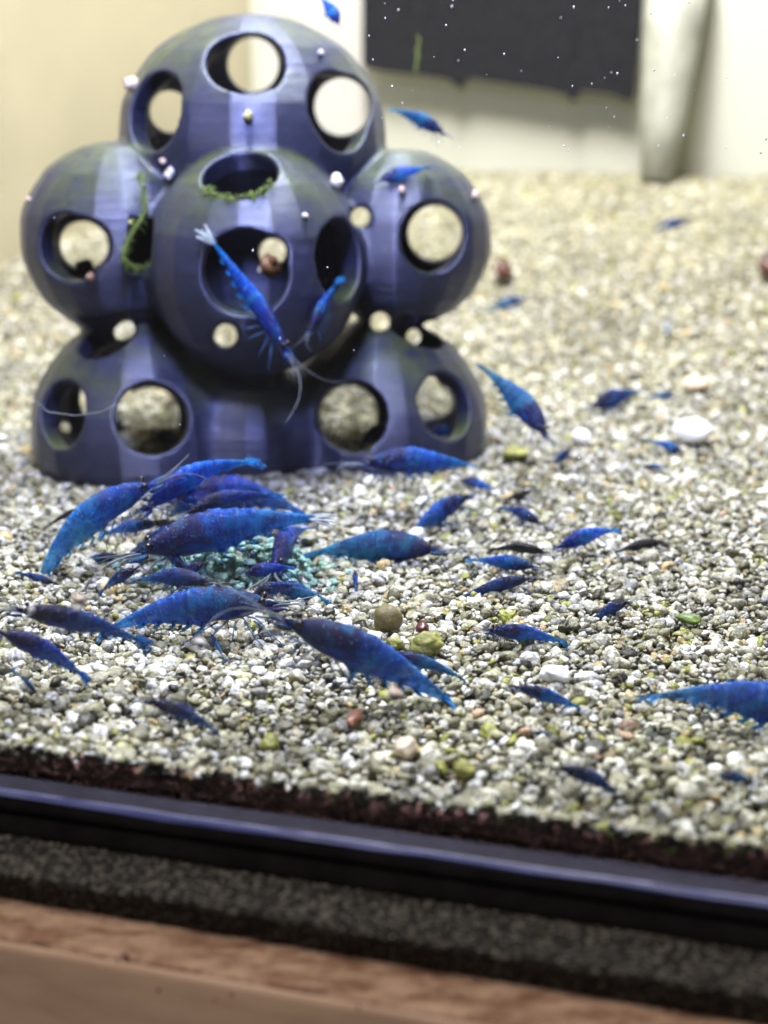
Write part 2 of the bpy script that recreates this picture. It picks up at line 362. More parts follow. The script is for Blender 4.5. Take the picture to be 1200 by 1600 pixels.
# lip: a soft bead sloping from the glass, then the rounded edge with the tank-light glow painted on
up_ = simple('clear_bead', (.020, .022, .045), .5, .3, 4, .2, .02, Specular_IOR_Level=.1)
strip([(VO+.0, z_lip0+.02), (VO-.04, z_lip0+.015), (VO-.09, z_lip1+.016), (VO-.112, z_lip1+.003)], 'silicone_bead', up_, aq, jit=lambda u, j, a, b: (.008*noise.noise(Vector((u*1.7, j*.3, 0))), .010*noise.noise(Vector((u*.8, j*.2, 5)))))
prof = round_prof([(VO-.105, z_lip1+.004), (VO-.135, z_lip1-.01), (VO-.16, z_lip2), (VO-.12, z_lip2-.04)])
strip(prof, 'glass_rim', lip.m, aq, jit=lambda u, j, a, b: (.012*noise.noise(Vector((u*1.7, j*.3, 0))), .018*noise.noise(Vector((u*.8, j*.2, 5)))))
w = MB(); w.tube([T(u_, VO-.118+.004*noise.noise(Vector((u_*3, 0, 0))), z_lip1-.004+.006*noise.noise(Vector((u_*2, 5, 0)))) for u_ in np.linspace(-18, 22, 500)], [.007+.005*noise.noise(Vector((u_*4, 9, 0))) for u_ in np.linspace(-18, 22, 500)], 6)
rel(w.build('painted_rim_line', simple('painted_highlight', (.20, .24, .48), .3, .3, 4, .2), aq), aq)  # pale thin tube paints the bright highlight line along the rim
blk = simple('black_frame_plastic', (.004, .004, .0045), .9, .3, 3, .15, .02, Specular_IOR_Level=.0)
prof = round_prof([(VO-.02, z_lip2-.02), (vf+.02, z_lip2-.02), (vf, z_lip2-.09), (vf+.03, (z_lip2+z_frm)/2), (vf-.05, z_frm+.05), (vf-.06, z_frm-.01), (vf+.1, z_frm-.01)])
strip(prof, 'base_frame', blk, aq)
# sediment against the glass: ragged lumpy band
def sj(u, j, a, b):
    k = noise.noise(Vector((u*2.2, 0, 0)))*.07+noise.noise(Vector((u*7, 3, 0)))*.06
    s = noise.noise(Vector((u*9, j*.8, 7)))
    return (-.0+.035*abs(s), (k if j < 3 else 0)+.012*s)
zs = [-.03+.02, -.05, -.09]+list(np.linspace(-.14, z_sed-.12, 12))
prof = [(VG+.16, .07), (VG+.05, .075), (VG+.02, .03)]+[(VG+.015, z) for z in np.linspace(-.1, z_sed-.15, 12)]
prof = [(VG+.16, -.02), (VG+.07, -.04)]+[(VG+.06, z) for z in np.linspace(-.1, z_sed-.15, 6)]
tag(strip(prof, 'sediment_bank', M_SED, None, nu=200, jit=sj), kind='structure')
n = 14000; uu = rng.uniform(-14, 14, n); rr = np.clip(np.exp(rng.normal(math.log(.036), .4, n)), .015, .08); zz = rng.uniform(z_sed-.1, .09, n)
ragged = np.array([noise.noise(Vector((u*1.6, 0, 0)))*.06+noise.noise(Vector((u*6, 3, 0)))*.05 for u in uu])-.02
PP_ = np.stack([uu*EU.x+(VG+.035+rr*.4)*EV.x, uu*EU.y+(VG+.035+rr*.4)*EV.y, zz], 1)
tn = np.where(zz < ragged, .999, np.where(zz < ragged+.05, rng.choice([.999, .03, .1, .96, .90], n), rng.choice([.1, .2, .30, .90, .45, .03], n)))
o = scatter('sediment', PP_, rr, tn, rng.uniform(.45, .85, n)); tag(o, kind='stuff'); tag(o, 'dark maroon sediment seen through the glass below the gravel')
# foam mat
fm = NT('foam_mat'); c = fm.coord(); n1 = fm.noise(c, 16, 3, .7)
vor = fm.n('ShaderNodeTexVoronoi'); vor.inputs['Scale'].default_value = 32; fm.l(c, vor.inputs['Vector'])
cc = fm.n('ShaderNodeSeparateXYZ'); fm.l(vor.outputs['Color'], cc.inputs[0])
fm.l(fm.mix(fm.ramp(cc.outputs[0], [(.62, 0.), (1., 1.)]), (.004, .0036, .0036), (.12, .114, .107)), fm.b.inputs['Base Color'])
fm.set(Roughness=.85); fm.b.inputs['Specular IOR Level'].default_value = .25; fm.bump(fm.math('ADD', n1, fm.math('MULTIPLY', vor.outputs['Distance'], -1.5)), .9, .05)
def mj(u, j, a, b):
    s = noise.noise(Vector((u*14, a*14, b*14)))*.5+noise.noise(Vector((u*30, a*30, b*30)))*.35
    w_ = noise.noise(Vector((u*1.3, 0, 3)))*.025
    return (.014*s+(w_ if a < v_mat+.1 else 0), .020*s)
prof = [(v, z_mat-.012) for v in np.linspace(vf+.3, v_mat+.03, 34)]+[(v_mat, z_mat-.02)]+[(v_mat+.0+.16*q_/9, z_mat-.05+(z_mat2-z_mat+.05)*q_/9) for q_ in range(10)]+[(v_mat+.4, z_mat2)]
o = strip(prof, 'foam_mat', fm.m, None, -14, 12, 900, mj); tag(o, 'black speckled foam mat lying under the aquarium on the brown shelf', 'foam mat')
# shelf: rough worn top strip and smooth front
wd = NT('shelf_wood'); c = wd.coord(); mp = wd.n('ShaderNodeMapping'); wd.l(c, mp.inputs[0])
mp.inputs['Rotation'].default_value = (0, 0, TH); mp.inputs['Scale'].default_value = (.22, 3.2, 3.2)
gr = wd.noise(mp.outputs[0], 1.6, 5)
wd.l(wd.ramp(gr, [(.25, (.22, .155, .118)), (.5, (.27, .19, .145)), (.75, (.31, .225, .175))]), wd.b.inputs['Base Color']); wd.set(Roughness=.5)
wd.bump(gr, .15, .02)
wr = NT('worn_shelf_edge'); c = wr.coord(); mp = wr.n('ShaderNodeMapping'); wr.l(c, mp.inputs[0])
mp.inputs['Rotation'].default_value = (0, 0, TH); mp.inputs['Scale'].default_value = (1.6, 4.5, 4.5)
n1 = wr.noise(mp.outputs[0], 1.6, 8, .7)
wr.l(wr.ramp(n1, [(.30, (.035, .017, .010)), (.43, (.12, .062, .038)), (.55, (.23, .155, .115)), (.72, (.33, .235, .18))]), wr.b.inputs['Base Color'])
wr.set(Roughness=.8); wr.bump(n1, .8, .05)
sh = empty('shelf', T(0, v_sh, z_mat2), 'brown wooden shelf with a rough worn edge below the black foam mat', 'shelf')
prof = [(v, z_mat2-.005) for v in np.linspace(v_mat+2, v_sh+.02, 30)]+[(v_sh, z_mat2-.03), (v_sh-.002, z_mat2-.06)]
def wj(u, j, a, b):
    s = noise.noise(Vector((u*3, a*9, 1)))+.6*noise.noise(Vector((u*9, a*20, 4)))
    return (.006*s, .016*s if a < v_mat+.2 else 0)
strip(prof, 'worn_edge', wr.m, sh, -12, 10, 500, wj)
prof = [(v_sh+.01, z_mat2-.045), (v_sh-.012, z_mat2-.055), (v_sh-.016, z_mat2-.12), (v_sh-.008, z_mat2-.3), (v_sh, z_mat2-4)]
strip(prof, 'front_board', wd.m, sh, -12, 10, 60, lambda u, j, a, b: (.004*noise.noise(Vector((u*2, b*3, 8))), 0))
mbx = MB()
for i, (px, py, r) in enumerate([(195, 1493, .035), (183, 1498, .02), (247, 1545, .018), (40, 1462, .014), (362, 1553, .014), (135, 1484, .012), (335, 1560, .012), (52, 1466, .01), (560, 1572, .016), (470, 1549, .012)]):
    d = ray(px, py); t = (v_sh-.02)/(d.dot(EV)); p = CP+d*t
    mbx.blob(p, (r, r*.35, r*.6), i, .5, 2.5, 8, 6)
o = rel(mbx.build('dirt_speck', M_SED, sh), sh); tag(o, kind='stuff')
# ------------------------------------------------------------------ behind the tank floor: dark panel, white panel, pipe
def wall_pt(px, py, off=0):                 # ray onto the upright plane v = VB - off
    d = ray(px, py); return CP+d*((VB-off)/d.dot(EV))
p0 = wall_pt(405, -40, .3); p1 = wall_pt(573, -40, .3)
w = MB(); zb = 3.2
w.box(Vector((p0.x, p0.y, zb)), Vector((p1.x-p0.x, p1.y-p0.y, 0)), EV*.25, Vector((0, 0, 16)))
o = w.build('white_panel', mb2, smooth=False); tag(o, 'white upright panel behind the cave, left of the dark panel', 'panel')
bp = NT('charcoal_panel'); c = bp.coord(); bp.l(bp.ramp(bp.noise(c, 6, 5), [(.3, (.010, .0105, .013)), (.7, (.020, .021, .025))]), bp.b.inputs['Base Color']); bp.set(Roughness=.9); bp.b.inputs['Specular IOR Level'].default_value = .1; bp.bump(bp.noise(c, 20, 3), .3, .03)
edge = [(568, 104), (600, 112), (640, 116), (665, 118), (700, 124), (722, 138), (728, 122), (760, 126), (800, 132), (850, 140), (882, 146), (896, 158), (908, 142), (950, 146), (985, 158), (990, 150)]
fr = [wall_pt(x, y, 1.0) for x, y in edge]; tp = []
for i, (x, y) in enumerate(edge):
    tp.append(wall_pt(568+(1012-568)*i/(len(edge)-1), -80, 1.0))
v = fr+tp+[p+EV*.35 for p in fr+tp]; n = len(edge); f = []
for i in range(n-1):
    f += [[i, i+1, n+i+1, n+i], [2*n+i, 3*n+i, 3*n+i+1, 2*n+i+1], [i, 2*n+i, 2*n+i+1, i+1], [n+i, n+i+1, 3*n+i+1, 3*n+i]]
f += [[0, n, 3*n, 2*n], [n-1, 3*n-1, 4*n-1, 2*n-1]]
tag(obj('dark_panel', v, f, bp.m, smooth=False), 'charcoal rectangular panel with a ragged lower edge at the top of the tank back', 'panel')
pp = simple('grey_green_pipe', (.33, .34, .29), .4, .25, 1.2, 0)
w = MB(); q0 = at(1062, -60, 36); q1 = at(1026, 285, 36); w.tube([q0, q0.lerp(q1, .35), q0.lerp(q1, .7), q1], [.86, .74, .58, .40], 24)
tag(w.build('intake_pipe', pp), 'pale grey slanting pipe at the back right reaching down to the gravel', 'pipe')
# ------------------------------------------------------------------ cave of hollow balls (surface from a distance field)
CX = -1.9; CY0 = tuv(flat_hit(408, 700))[1]
cc0 = flat_hit(408, 700); ORG = Vector((cc0.x, cc0.y, -.06)); ROT = math.atan2(cc0.x, -0+cc0.y)   # turned to face the camera
Rz = Matrix.Rotation(-ROT, 3, 'Z'); RzI = Rz.inverted()
def to_local(p): return RzI @ (p-ORG)
balls = []
for px, py, rpx, dy, sq in [  # outline centre and radius in pixels, how far it sits behind the front row, vertical squash
 (236, 664, 180, .00, 1.0), (598, 660, 168, .05, 1.0), (404, 672, 100, -.62, 1.1),
 (193, 372, 154, .35, .99), (628, 372, 144, .35, .97), (404, 408, 172, -.80, 1.04), (400, 214, 210, 1.0, .89)]:
    d_ = RzI @ ray(px, py); L0 = to_local(CP); c_ = L0+d_*((dy-L0.y)/d_.y)
    balls.append((tuple(c_), rpx*((dy-L0.y)/d_.y)/F*math.cos(PITCH)**0*.985, sq))
holes = [  # ball, pixel of the opening's middle, radius, see-through radius, shift of the rear opening
 (6, 387, 90, .54, .40, (13, 12)), (6, 237, 171, .56, .31, (34, 3)), (6, 542, 172, .56, .43, (-6, -5)),
 (5, 377, 260, .51, 0, None), (5, 386, 426, .57, .20, (44, -34)), (5, 547, 405, .56, 0, None), (5, 228, 384, .38, 0, None),
 (3, 107, 387, .47, .36, (30, -6)), (4, 685, 372, .48, .42, (-4, -9)),
 (0, 244, 651, .50, .46, (-4, -4)), (0, 96, 643, .48, .08, (12, 22)), (0, 168, 522, .40, .10, (26, -4)),
 (1, 552, 648, .50, .46, (-3, -4)), (1, 706, 630, .49, .26, (-22, -6)), (1, 657, 512, .42, .12, (-8, 12)),
]
gaps = [(357, 522, .165), (597, 501, .145), (566, 338, .14), (203, 512, .12)]
cyl = []                                    # (point, unit axis, t0, t1, radius)
LC = to_local(CP)
for bi, px, py, rh, rb, sh_ in holes:
    c_, r_, sq = balls[bi]; c_ = Vector(c_)
    d = (RzI @ ray(px, py)).normalized(); oc = LC-c_
    A = Vector((1, 1, 1/sq))
    dd = Vector((d.x, d.y, d.z/sq)); o2 = Vector((oc.x, oc.y, oc.z/sq))
    aa = dd.dot(dd); bb = 2*o2.dot(dd); c2 = o2.dot(o2)-r_*r_; disc = bb*bb-4*aa*c2
    t = (-bb-math.sqrt(max(0, disc)))/(2*aa); Pt = LC+d*t
    ax = (Pt-c_).normalized(); cyl.append((c_, ax, r_*.25, r_*1.14, rh))
    if rb:
        d2 = (RzI @ ray(px+sh_[0], py+sh_[1])).normalized(); cyl.append((LC, d2, t-.2, t+9, rb))
for px, py, r in gaps:
    cyl.append((LC, (RzI @ ray(px, py)).normalized(), 15, 32, r))
for bi, d, r in [(6, (0, 1, -.1), .6), (0, (-.5, .85, .2), .5), (1, (.5, .85, .2), .5)]:
    cyl.append((Vector(balls[bi][0]), Vector(d).normalized(), .6, 3, r))
hstep = .046
lo = np.array([-4.0, -2.9, -.12]); hi = np.array([4.0, 4.4, 7.3]); shape = np.ceil((hi-lo)/hstep).astype(int)+1
gx = [ (lo[i]+np.arange(shape[i])*hstep).astype(np.float32) for i in range(3)]
X, Y, Z = np.meshgrid(*gx, indexing='ij')
def smin(a, b, k): h_ = np.clip(.5+.5*(b-a)/k, 0, 1); return b*(1-h_)+a*h_-k*h_*(1-h_)
def smax(a, b, k): return -smin(-a, -b, k)
TK = .33
def field(X, Y, Z, who=False):
    s = []
    for (c_, r_, sq) in balls:
        dx, dy, dz = X-c_[0], Y-c_[1], (Z-c_[2])/sq; h2 = dx*dx+dy*dy
        az = np.arctan2(dx, -dy); el = np.arctan2(dz, np.sqrt(h2)); a1, a2 = math.pi/10, math.pi/6.5
        k1 = np.cos(a1/2)/np.cos(np.mod(az+a1/2, a1)-a1/2); k2 = np.cos(a2/2)/np.cos(np.mod(el+a2*.35, a2)-a2/2)
        s.append(np.sqrt(h2+dz*dz)-r_*(.006+k1*np.cos(el)**2*.9+(1-.9*np.cos(el)**2)*.985)*(.70+.30*k2))
    s = np.stack(s)
    if who: return np.argmin(s, 0)
    outer = s[0]
    outer = smin(s[0], s[1], .55); outer = smin(outer, s[2], .42)
    for q in s[3:]: outer = smin(outer, q, .13)
    srt = np.sort(s, 0)[:2]
    cav = np.maximum(srt[0]+TK, (srt[0]-srt[1])*.5+TK*.5)
    f = smax(outer, -cav, .05)
    for (p, a, t0, t1, r) in cyl:
        dx, dy, dz = X-p[0], Y-p[1], Z-p[2]; t = dx*a[0]+dy*a[1]+dz*a[2]
        q = np.sqrt(np.maximum(dx*dx+dy*dy+dz*dz-t*t, 0))-r
        q = np.maximum(q, np.maximum(t0-t, t-t1)); f = smax(f, -q, .07)
    f = f+.010*np.sin(X*3.1+Z*1.7)*np.sin(Y*2.9+1)*np.sin(Z*3.7+X)
    f = np.maximum(f, -Z)                    # cut flat where it stands on the gravel
    return f
Fv = field(X, Y, Z).astype(np.float32)
del X, Y, Z
def surface_nets(Fv, lo, h):
    sg = Fv < 0; nx, ny, nz = Fv.shape
    cnt = np.zeros((nx-1, ny-1, nz-1), np.int8)
    off = [(i, j, k) for i in (0, 1) for j in (0, 1) for k in (0, 1)]
    for i, j, k in off: cnt += sg[i:nx-1+i, j:ny-1+j, k:nz-1+k]
    act = (cnt > 0) & (cnt < 8); idx = np.argwhere(act); vid = -np.ones(act.shape, np.int32); vid[act] = np.arange(len(idx))
    acc = np.zeros((len(idx), 3)); wt = np.zeros(len(idx))
    val = {o_: Fv[idx[:, 0]+o_[0], idx[:, 1]+o_[1], idx[:, 2]+o_[2]] for o_ in off}
    for o_ in off:
        for a in range(3):
            if o_[a] == 1: continue
            q = list(o_); q[a] = 1; q = tuple(q); fa, fb = val[o_], val[q]; cr = (fa < 0) != (fb < 0)
            t = np.where(cr, fa/np.where(cr, fa-fb, 1), 0); p = np.array(o_, float)[None].repeat(len(idx), 0); p[:, a] = t
            acc += p*cr[:, None]; wt += cr
    V = lo+(idx+acc/wt[:, None])*h; quads = []
    for a in range(3):
        b, c_ = (a+1) % 3, (a+2) % 3
        sl0 = [slice(None)]*3; sl1 = [slice(None)]*3; sl0[a] = slice(0, -1); sl1[a] = slice(1, None)
        s0, s1 = sg[tuple(sl0)], sg[tuple(sl1)]; e = np.argwhere(s0 != s1)
        e = e[(e[:, b] > 0) & (e[:, c_] > 0) & (e[:, b] < Fv.shape[b]-1) & (e[:, c_] < Fv.shape[c_]-1)]
        ins = s0[e[:, 0], e[:, 1], e[:, 2]]
        def g(db, dc):
            q = e.copy(); q[:, b] -= db; q[:, c_] -= dc; return vid[q[:, 0], q[:, 1], q[:, 2]]
        Q = np.stack([g(1, 1), g(0, 1), g(0, 0), g(1, 0)], 1); Q[~ins] = Q[~ins][:, ::-1]; quads.append(Q)
    return V, np.concatenate(quads)
V, Q = surface_nets(Fv, lo, hstep); del Fv
e_ = .01
def fv(P): return field(P[:, 0], P[:, 1], P[:, 2])
for _ in range(2):
    f0 = fv(V); G = np.stack([fv(V+np.eye(3)[i]*e_)-fv(V-np.eye(3)[i]*e_) for i in range(3)], 1)/(2*e_)
    n2 = np.maximum((G**2).sum(1), .3); V = V-(np.clip(f0, -.03, .03)*.8/n2)[:, None]*G
G = np.stack([fv(V+np.eye(3)[i]*.02)-fv(V-np.eye(3)[i]*.02) for i in range(3)], 1); Nn = G/np.maximum(np.linalg.norm(G, axis=1), 1e-6)[:, None]
cave = empty('shrimp_cave', ORG, 'slate blue printed cave of stacked hollow balls with round openings standing on the gravel', 'shrimp cave')
cave.rotation_euler = (0, 0, -ROT)
cen = V[Q].mean(1); own = field(cen[:, 0], cen[:, 1], cen[:, 2], True)
plabel = {6: 'top ball with three see-through openings', 5: 'front middle ball with algae round its top opening'}
for bi in range(7):
    q = Q[own == bi]
    if not len(q): continue
    u, inv = np.unique(q, return_inverse=True); me = bpy.data.meshes.new('hollow_ball')
    me.from_pydata(V[u].tolist(), [], inv.reshape(-1, 4).tolist()); me.update()
    me.polygons.foreach_set('use_smooth', [True]*len(me.polygons)); me.normals_split_custom_set_from_vertices(Nn[u].tolist())
    me.materials.append(M_CAVE); o = bpy.data.objects.new('hollow_ball', me); C.objects.link(o); o.parent = cave
    if bi in plabel: o['label'] = plabel[bi]
def on_cave(px, py, tries=12):                        # first point of the cave along a pixel's ray (world space)
    d = (RzI @ ray(px, py)).normalized(); t = 14.
    for _ in range(400):
        p = LC+d*t; q = float(field(np.array([p.x]), np.array([p.y]), np.array([p.z]))[0])
        if q < .005: break
        t += max(q*.6, .01)
        if t > 34:
            return on_cave(px+(400-px)*.03, py+(400-py)*.03, tries-1) if tries else None
    p = LC+d*t; e = .03
    gq = Vector([float(field(*[np.array([p[k]+(e if k == i else 0)]) for k in range(3)])[0]-field(*[np.array([p[k]-(e if k == i else 0)]) for k in range(3)])[0]) for i in range(3)]).normalized()
    return ORG+Rz @ p, Rz @ gq
# ------------------------------------------------------------------ shrimp
def profile(t):
    P_ = [(0, .002), (.05, .007), (.10, .020), (.15, .050), (.22, .078), (.30, .094), (.38, .100), (.46, .096), (.55, .080), (.64, .062), (.72, .046), (.80, .032), (.87, .021), (.93, .014), (1, .010)]
    return float(np.interp(t, [p[0] for p in P_], [p[1] for p in P_]))
def make_shrimp(label, head, tail, w, style, level, bend=.5, side=0., roll=0., group='blue shrimp gathered on the gravel', seed=0, pale=False):
    """head, tail: world points; w: body depth (cm); level 2 = every limb, 1 = joined legs, 0 = far and small"""
    r = random.Random(seed); side = side or r.uniform(-.55, .55); bend = bend*r.uniform(.7, 1.5); roll = roll or r.uniform(-.35, .35); L = (head-tail).length
    X_ = (head-tail).normalized(); U = Vector((0, 0, 1)); Y_ = U.cross(X_)
    Y_ = Y_.normalized() if Y_.length > .05 else Vector((0, 1, 0))
    Z_ = X_.cross(Y_).normalized(); Rm = Matrix((X_, Y_, Z_)).transposed() @ Matrix.Rotation(roll, 3, 'X')
    mat = SM[style]; ws = (.88 if level == 2 else .84)*w/(.195*L)
    nr, ns = {2: (72, 20), 1: (48, 14), 0: (28, 10)}[level]
    def spine(t):                            # x, y, z, tangent slope
        z = bend*L*.28*(.30-max(0, t-.36)**2*2.0+.02*0) - bend*L*.084
        z += -.10*bend*L*max(0, .16-t)*2
        y = side*L*.35*((t-.5)**2-.25)
        return Vector(((.5-t)*L, y, z))
    def ring(t):
        c = spine(t); dt = .01; tg = (spine(max(0, t-dt))-spine(min(1, t+dt))).normalized(); n_ = Vector((0, 1, 0)); up = tg.cross(n_).normalized(); n_ = up.cross(tg)
        return c, up, n_
    segs = [.40, .485, .565, .645, .725, .80, .875]
    v = []; f = []; al = []; sg = []; be = []
    ts = [.0+i/(nr-1)*.93 for i in range(nr)]
    for t in ts:
        c, up, n_ = ring(t); h = profile(t)*L*ws
        q = 0.
        for a, b in zip(segs[:-1], segs[1:]):
            if a <= t < b: q = (t-a)/(b-a)
        if t < .40: q = .0 if t < .365 else (t-.365)/.035*.8
        hs = h*(1+.085*(q if t > .40 else 0)) * (1.0 if t > .40 else 1.02)
        if .405 < t < .42: hs *= .95
        for k in range(ns):
            a = 2*math.pi*k/ns; ca, sa = math.cos(a), math.sin(a)
            wy = .58 if t < .42 else .52
            p = c+n_*(ca*hs*wy)
            zz = sa*hs
            if sa < 0:
                if t > .40: zz *= 1.10+.10*math.sin(q*math.pi); p = c+n_*(ca*hs*wy*(1-.35*sa*sa))
                else: zz *= .92
            else:
                if t < .12: zz = sa*hs*1.15+ (.010*L if t < .1 and sa > .7 else 0)
            p = p+up*zz
            k_ = 1+.055*noise.noise(Vector((t*18+seed, ca*2.2, sa*2.2)))+.05*noise.noise(Vector((t*45+seed, ca*4, sa*4)))
            v.append(c+(p-c)*k_); al.append(t); sg.append(q); be.append(.5-.5*sa)
    for i in range(nr-1):
        for k in range(ns):
            f.append([i*ns+k, i*ns+(k+1) % ns, (i+1)*ns+(k+1) % ns, (i+1)*ns+k])
    f.append(list(range(ns))[::-1]); f.append([(nr-1)*ns+k for k in range(ns)])
    bm_mid = (head+tail)/2
    def put(name, V_, F_, m_, par, attrs=None):
        me_v = [Rm @ Vector(p) for p in V_]
        o = obj(name, me_v, F_, m_, par, True, attrs); return o
    if level == 0 and not pale:
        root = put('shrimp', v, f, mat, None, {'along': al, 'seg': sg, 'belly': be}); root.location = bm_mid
        tag(root, label, 'shrimp', group); holder = root
    else:
        root = empty('shrimp', bm_mid, label, 'shrimp', group); holder = root
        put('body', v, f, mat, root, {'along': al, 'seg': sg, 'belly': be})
    # tail fan: telson and four blades
    def fan():
        fv_, ff_ = [], []; c0, up, n_ = ring(.90); c1, _, _ = ring(.905); back = (ring(.86)[0]-ring(.93)[0]).normalized()*-1
        for s_, ln in ((-.72, .13), (-.36, .155), (0, .13), (.36, .155), (.72, .13)):
            s2 = s_+r.uniform(-.05, .05); dr = (back*math.cos(s2)+n_*math.sin(s2)*.9+up*(-.12*abs(s2)+r.uniform(-.06, .06))).normalized()
            sd = up.cross(dr).normalized(); n0 = len(fv_)
            for q in range(7):
                tt = q/6; wd_ = (.006+.030*math.sin(min(1, tt*1.1+.1)*math.pi*.86))*L*max(.8, ws)*(1 if s_ else .7)
                p = c0+dr*(tt*ln*L)+up*(.008*L*math.sin(tt*3))
                fv_ += [p+sd*wd_, p+up*.004*L, p-sd*wd_, p-up*.004*L]
            for q in range(6):
                for k in range(4): ff_.append([n0+q*4+k, n0+q*4+(k+1) % 4, n0+(q+1)*4+(k+1) % 4, n0+(q+1)*4+k])
        return fv_, ff_
    a_, b_ = fan(); put('tail_fan', a_, b_, M_PALE if pale else mat, holder, {'along': [1.0]*len(a_), 'seg': [0]*len(a_), 'belly': [0]*len(a_)})
    if level == 0:
        w_ = MB(); hd = ring(.12)
        for s_ in (-1, 1):
            for q in range(3):
                p = ring(.2+.05*q); a0 = p[0]-p[1]*w*.35+p[2]*s_*w*.15
                w_.tube([a0, a0+Vector((.02*L, s_*.05*L, -.07*L)), a0+Vector((.05*L, s_*.07*L, -.11*L))], .006*L, 4)
        put('legs', w_.v, w_.f, M_LIMB, holder); return root
    c, up, n_ = ring(.135)
    for s_ in (-1, 1):                       # eyes on short stalks
        w_ = MB(); e = c+n_*s_*w*.20+up*w*.16+Vector((.012*L, 0, 0))
        w_.tube([c+n_*s_*w*.1+up*w*.1, e], .012*L, 6); w_.blob(e, (.018*L, .018*L, .018*L), 1, 0, 1, 10, 8)
        put('eye', w_.v, w_.f, M_EYE, holder)
    hx = ring(.07)[0]
    for s_ in (-1, 1):                       # antennae: one long, two short each side
        for j_, (ln, sp_, dz) in enumerate([(.52, .55, .10), (.22, .22, .16), (.17, .30, .02)]):
            w_ = MB(); ln *= r.uniform(.8, 1.15); sp_ *= r.uniform(.6, 1.3); pts = []
            for q in range(9):
                tt = q/8; pts.append(hx+Vector((ln*L*tt*(1-.35*tt*(1 if j_ == 0 else .3)), s_*(.01*L+sp_*ln*L*tt*tt), dz*ln*L*tt*2*(1-tt*1.2))))
            w_.tube(pts, [max(.0022*L, .0055*L*(1-q/9)) for q in range(9)], 5); put('antenna', w_.v, w_.f, M_ANT, holder)
    w_ = MB()                                # scale plates under the rostrum
    for s_ in (-1, 1):
        b0 = ring(.10)[0]+n_*s_*w*.14-up*w*.05
        w_.tube([b0, b0+Vector((.05*L, s_*.012*L, 0)), b0+Vector((.11*L, s_*.015*L, .005*L))], [.012*L, .016*L, .003*L], 6)
    put('mouthparts', w_.v, w_.f, mat, holder, {'along': [.2]*len(w_.v), 'seg': [0]*len(w_.v), 'belly': [0]*len(w_.v)})
    joined = MB()
    for s_ in (-1, 1):
        for q in range(5):                   # walking legs, bent at the knee
            p, up, n_ = ring(.17+.045*q); a0 = p-up*w*.38+n_*s_*w*.16; fx = (.07-.035*q)*L+r.uniform(-.015, .015)*L
            k1 = a0+Vector((fx*.9, s_*.05*L, -.03*L)); k2 = a0+Vector((fx*1.6, s_*.08*L, -.065*L)); k3 = a0+Vector((fx*1.9+.015*L, s_*.07*L, -.105*L))
            w_ = MB() if level == 2 else joined
            w_.tube([a0, k1, k2, k3], [.0065*L, .005*L, .0038*L, .0016*L], 5)
            if level == 2: put('leg', w_.v, w_.f, M_LIMB, holder)
        for q in range(5):                   # swimmerets under the abdomen
            p, up, n_ = ring(.44+.08*q); hh_ = profile(.44+.08*q)*L*ws; a0 = p-up*hh_*1.0+n_*s_*hh_*.25; ln = hh_*.55
            w_ = MB() if level == 2 else joined
            tipd = (-up*1.0+Vector((-.35+.25*r.random(), s_*.12, 0))).normalized()
            w_.tube([a0+up*hh_*.2, a0+tipd*ln*.5, a0+tipd*ln*.9+Vector((-.02*L, 0, 0)), a0+tipd*ln*1.1+Vector((-.045*L, 0, 0))], [.007*L, .010*L, .008*L, .0015*L], 5)
            if level == 2: put('swimmeret', w_.v, w_.f, mat, holder, {'along': [.95]*len(w_.v), 'seg': [0]*len(w_.v), 'belly': [1]*len(w_.v)})
    if level == 1: put('legs', joined.v, joined.f, M_LIMB, holder)
    return root
GB = 'blue shrimp in the aquarium'
def sh(label, hx, hy, tx, ty, wpx, style, level, depth=None, dt=None, bend=.5, side=0., roll=0., lift=.0, pale=False):
    """pixel ends and width; depth None: lying on the gravel, else distance of head (and of tail)"""
    if depth is None:
        mp, dm = ground_hit((hx+tx)/2, (hy+ty)/2+wpx*.3); q, dh = ground_hit(hx, hy); q, dt_ = ground_hit(tx, ty)
        dh = dm+.35*(dh-dm); dt_ = dm+.35*(dt_-dm); ww = wpx/F*dm
        for _ in range(200):
            h, t = at(hx, hy, dh), at(tx, ty, dt_); m_ = (h+t)/2
            if min(m_.z-gzp(m_)-ww*.45, h.z-gzp(h)-ww*.30, t.z-gzp(t)-ww*.10) >= lift: break
            dh -= .03; dt_ -= .03
    else:
        dh, dt_ = depth, depth if dt is None else dt; ww = wpx/F*depth; ln_ = (at(hx, hy, dh)-at(tx, ty, dt_)).length
        for _ in range(200):
            h, t = at(hx, hy, dh), at(tx, ty, dt_); m_ = (h+t)/2
            if min(m_.z-gzp(m_)-ww*.5, h.z-gzp(h)-ww*.35, t.z-gzp(t)-.05*ln_*bend-.05) >= 0: break
            dh -= .03; dt_ -= .03
    h, t = at(hx, hy, dh), at(tx, ty, dt_); ww = wpx/F*(dh+dt_)/2
    sh.n += 1
    return make_shrimp(label, h, t, ww, style, level, bend, side, roll, GB, sh.n, pale)
sh.n = 0
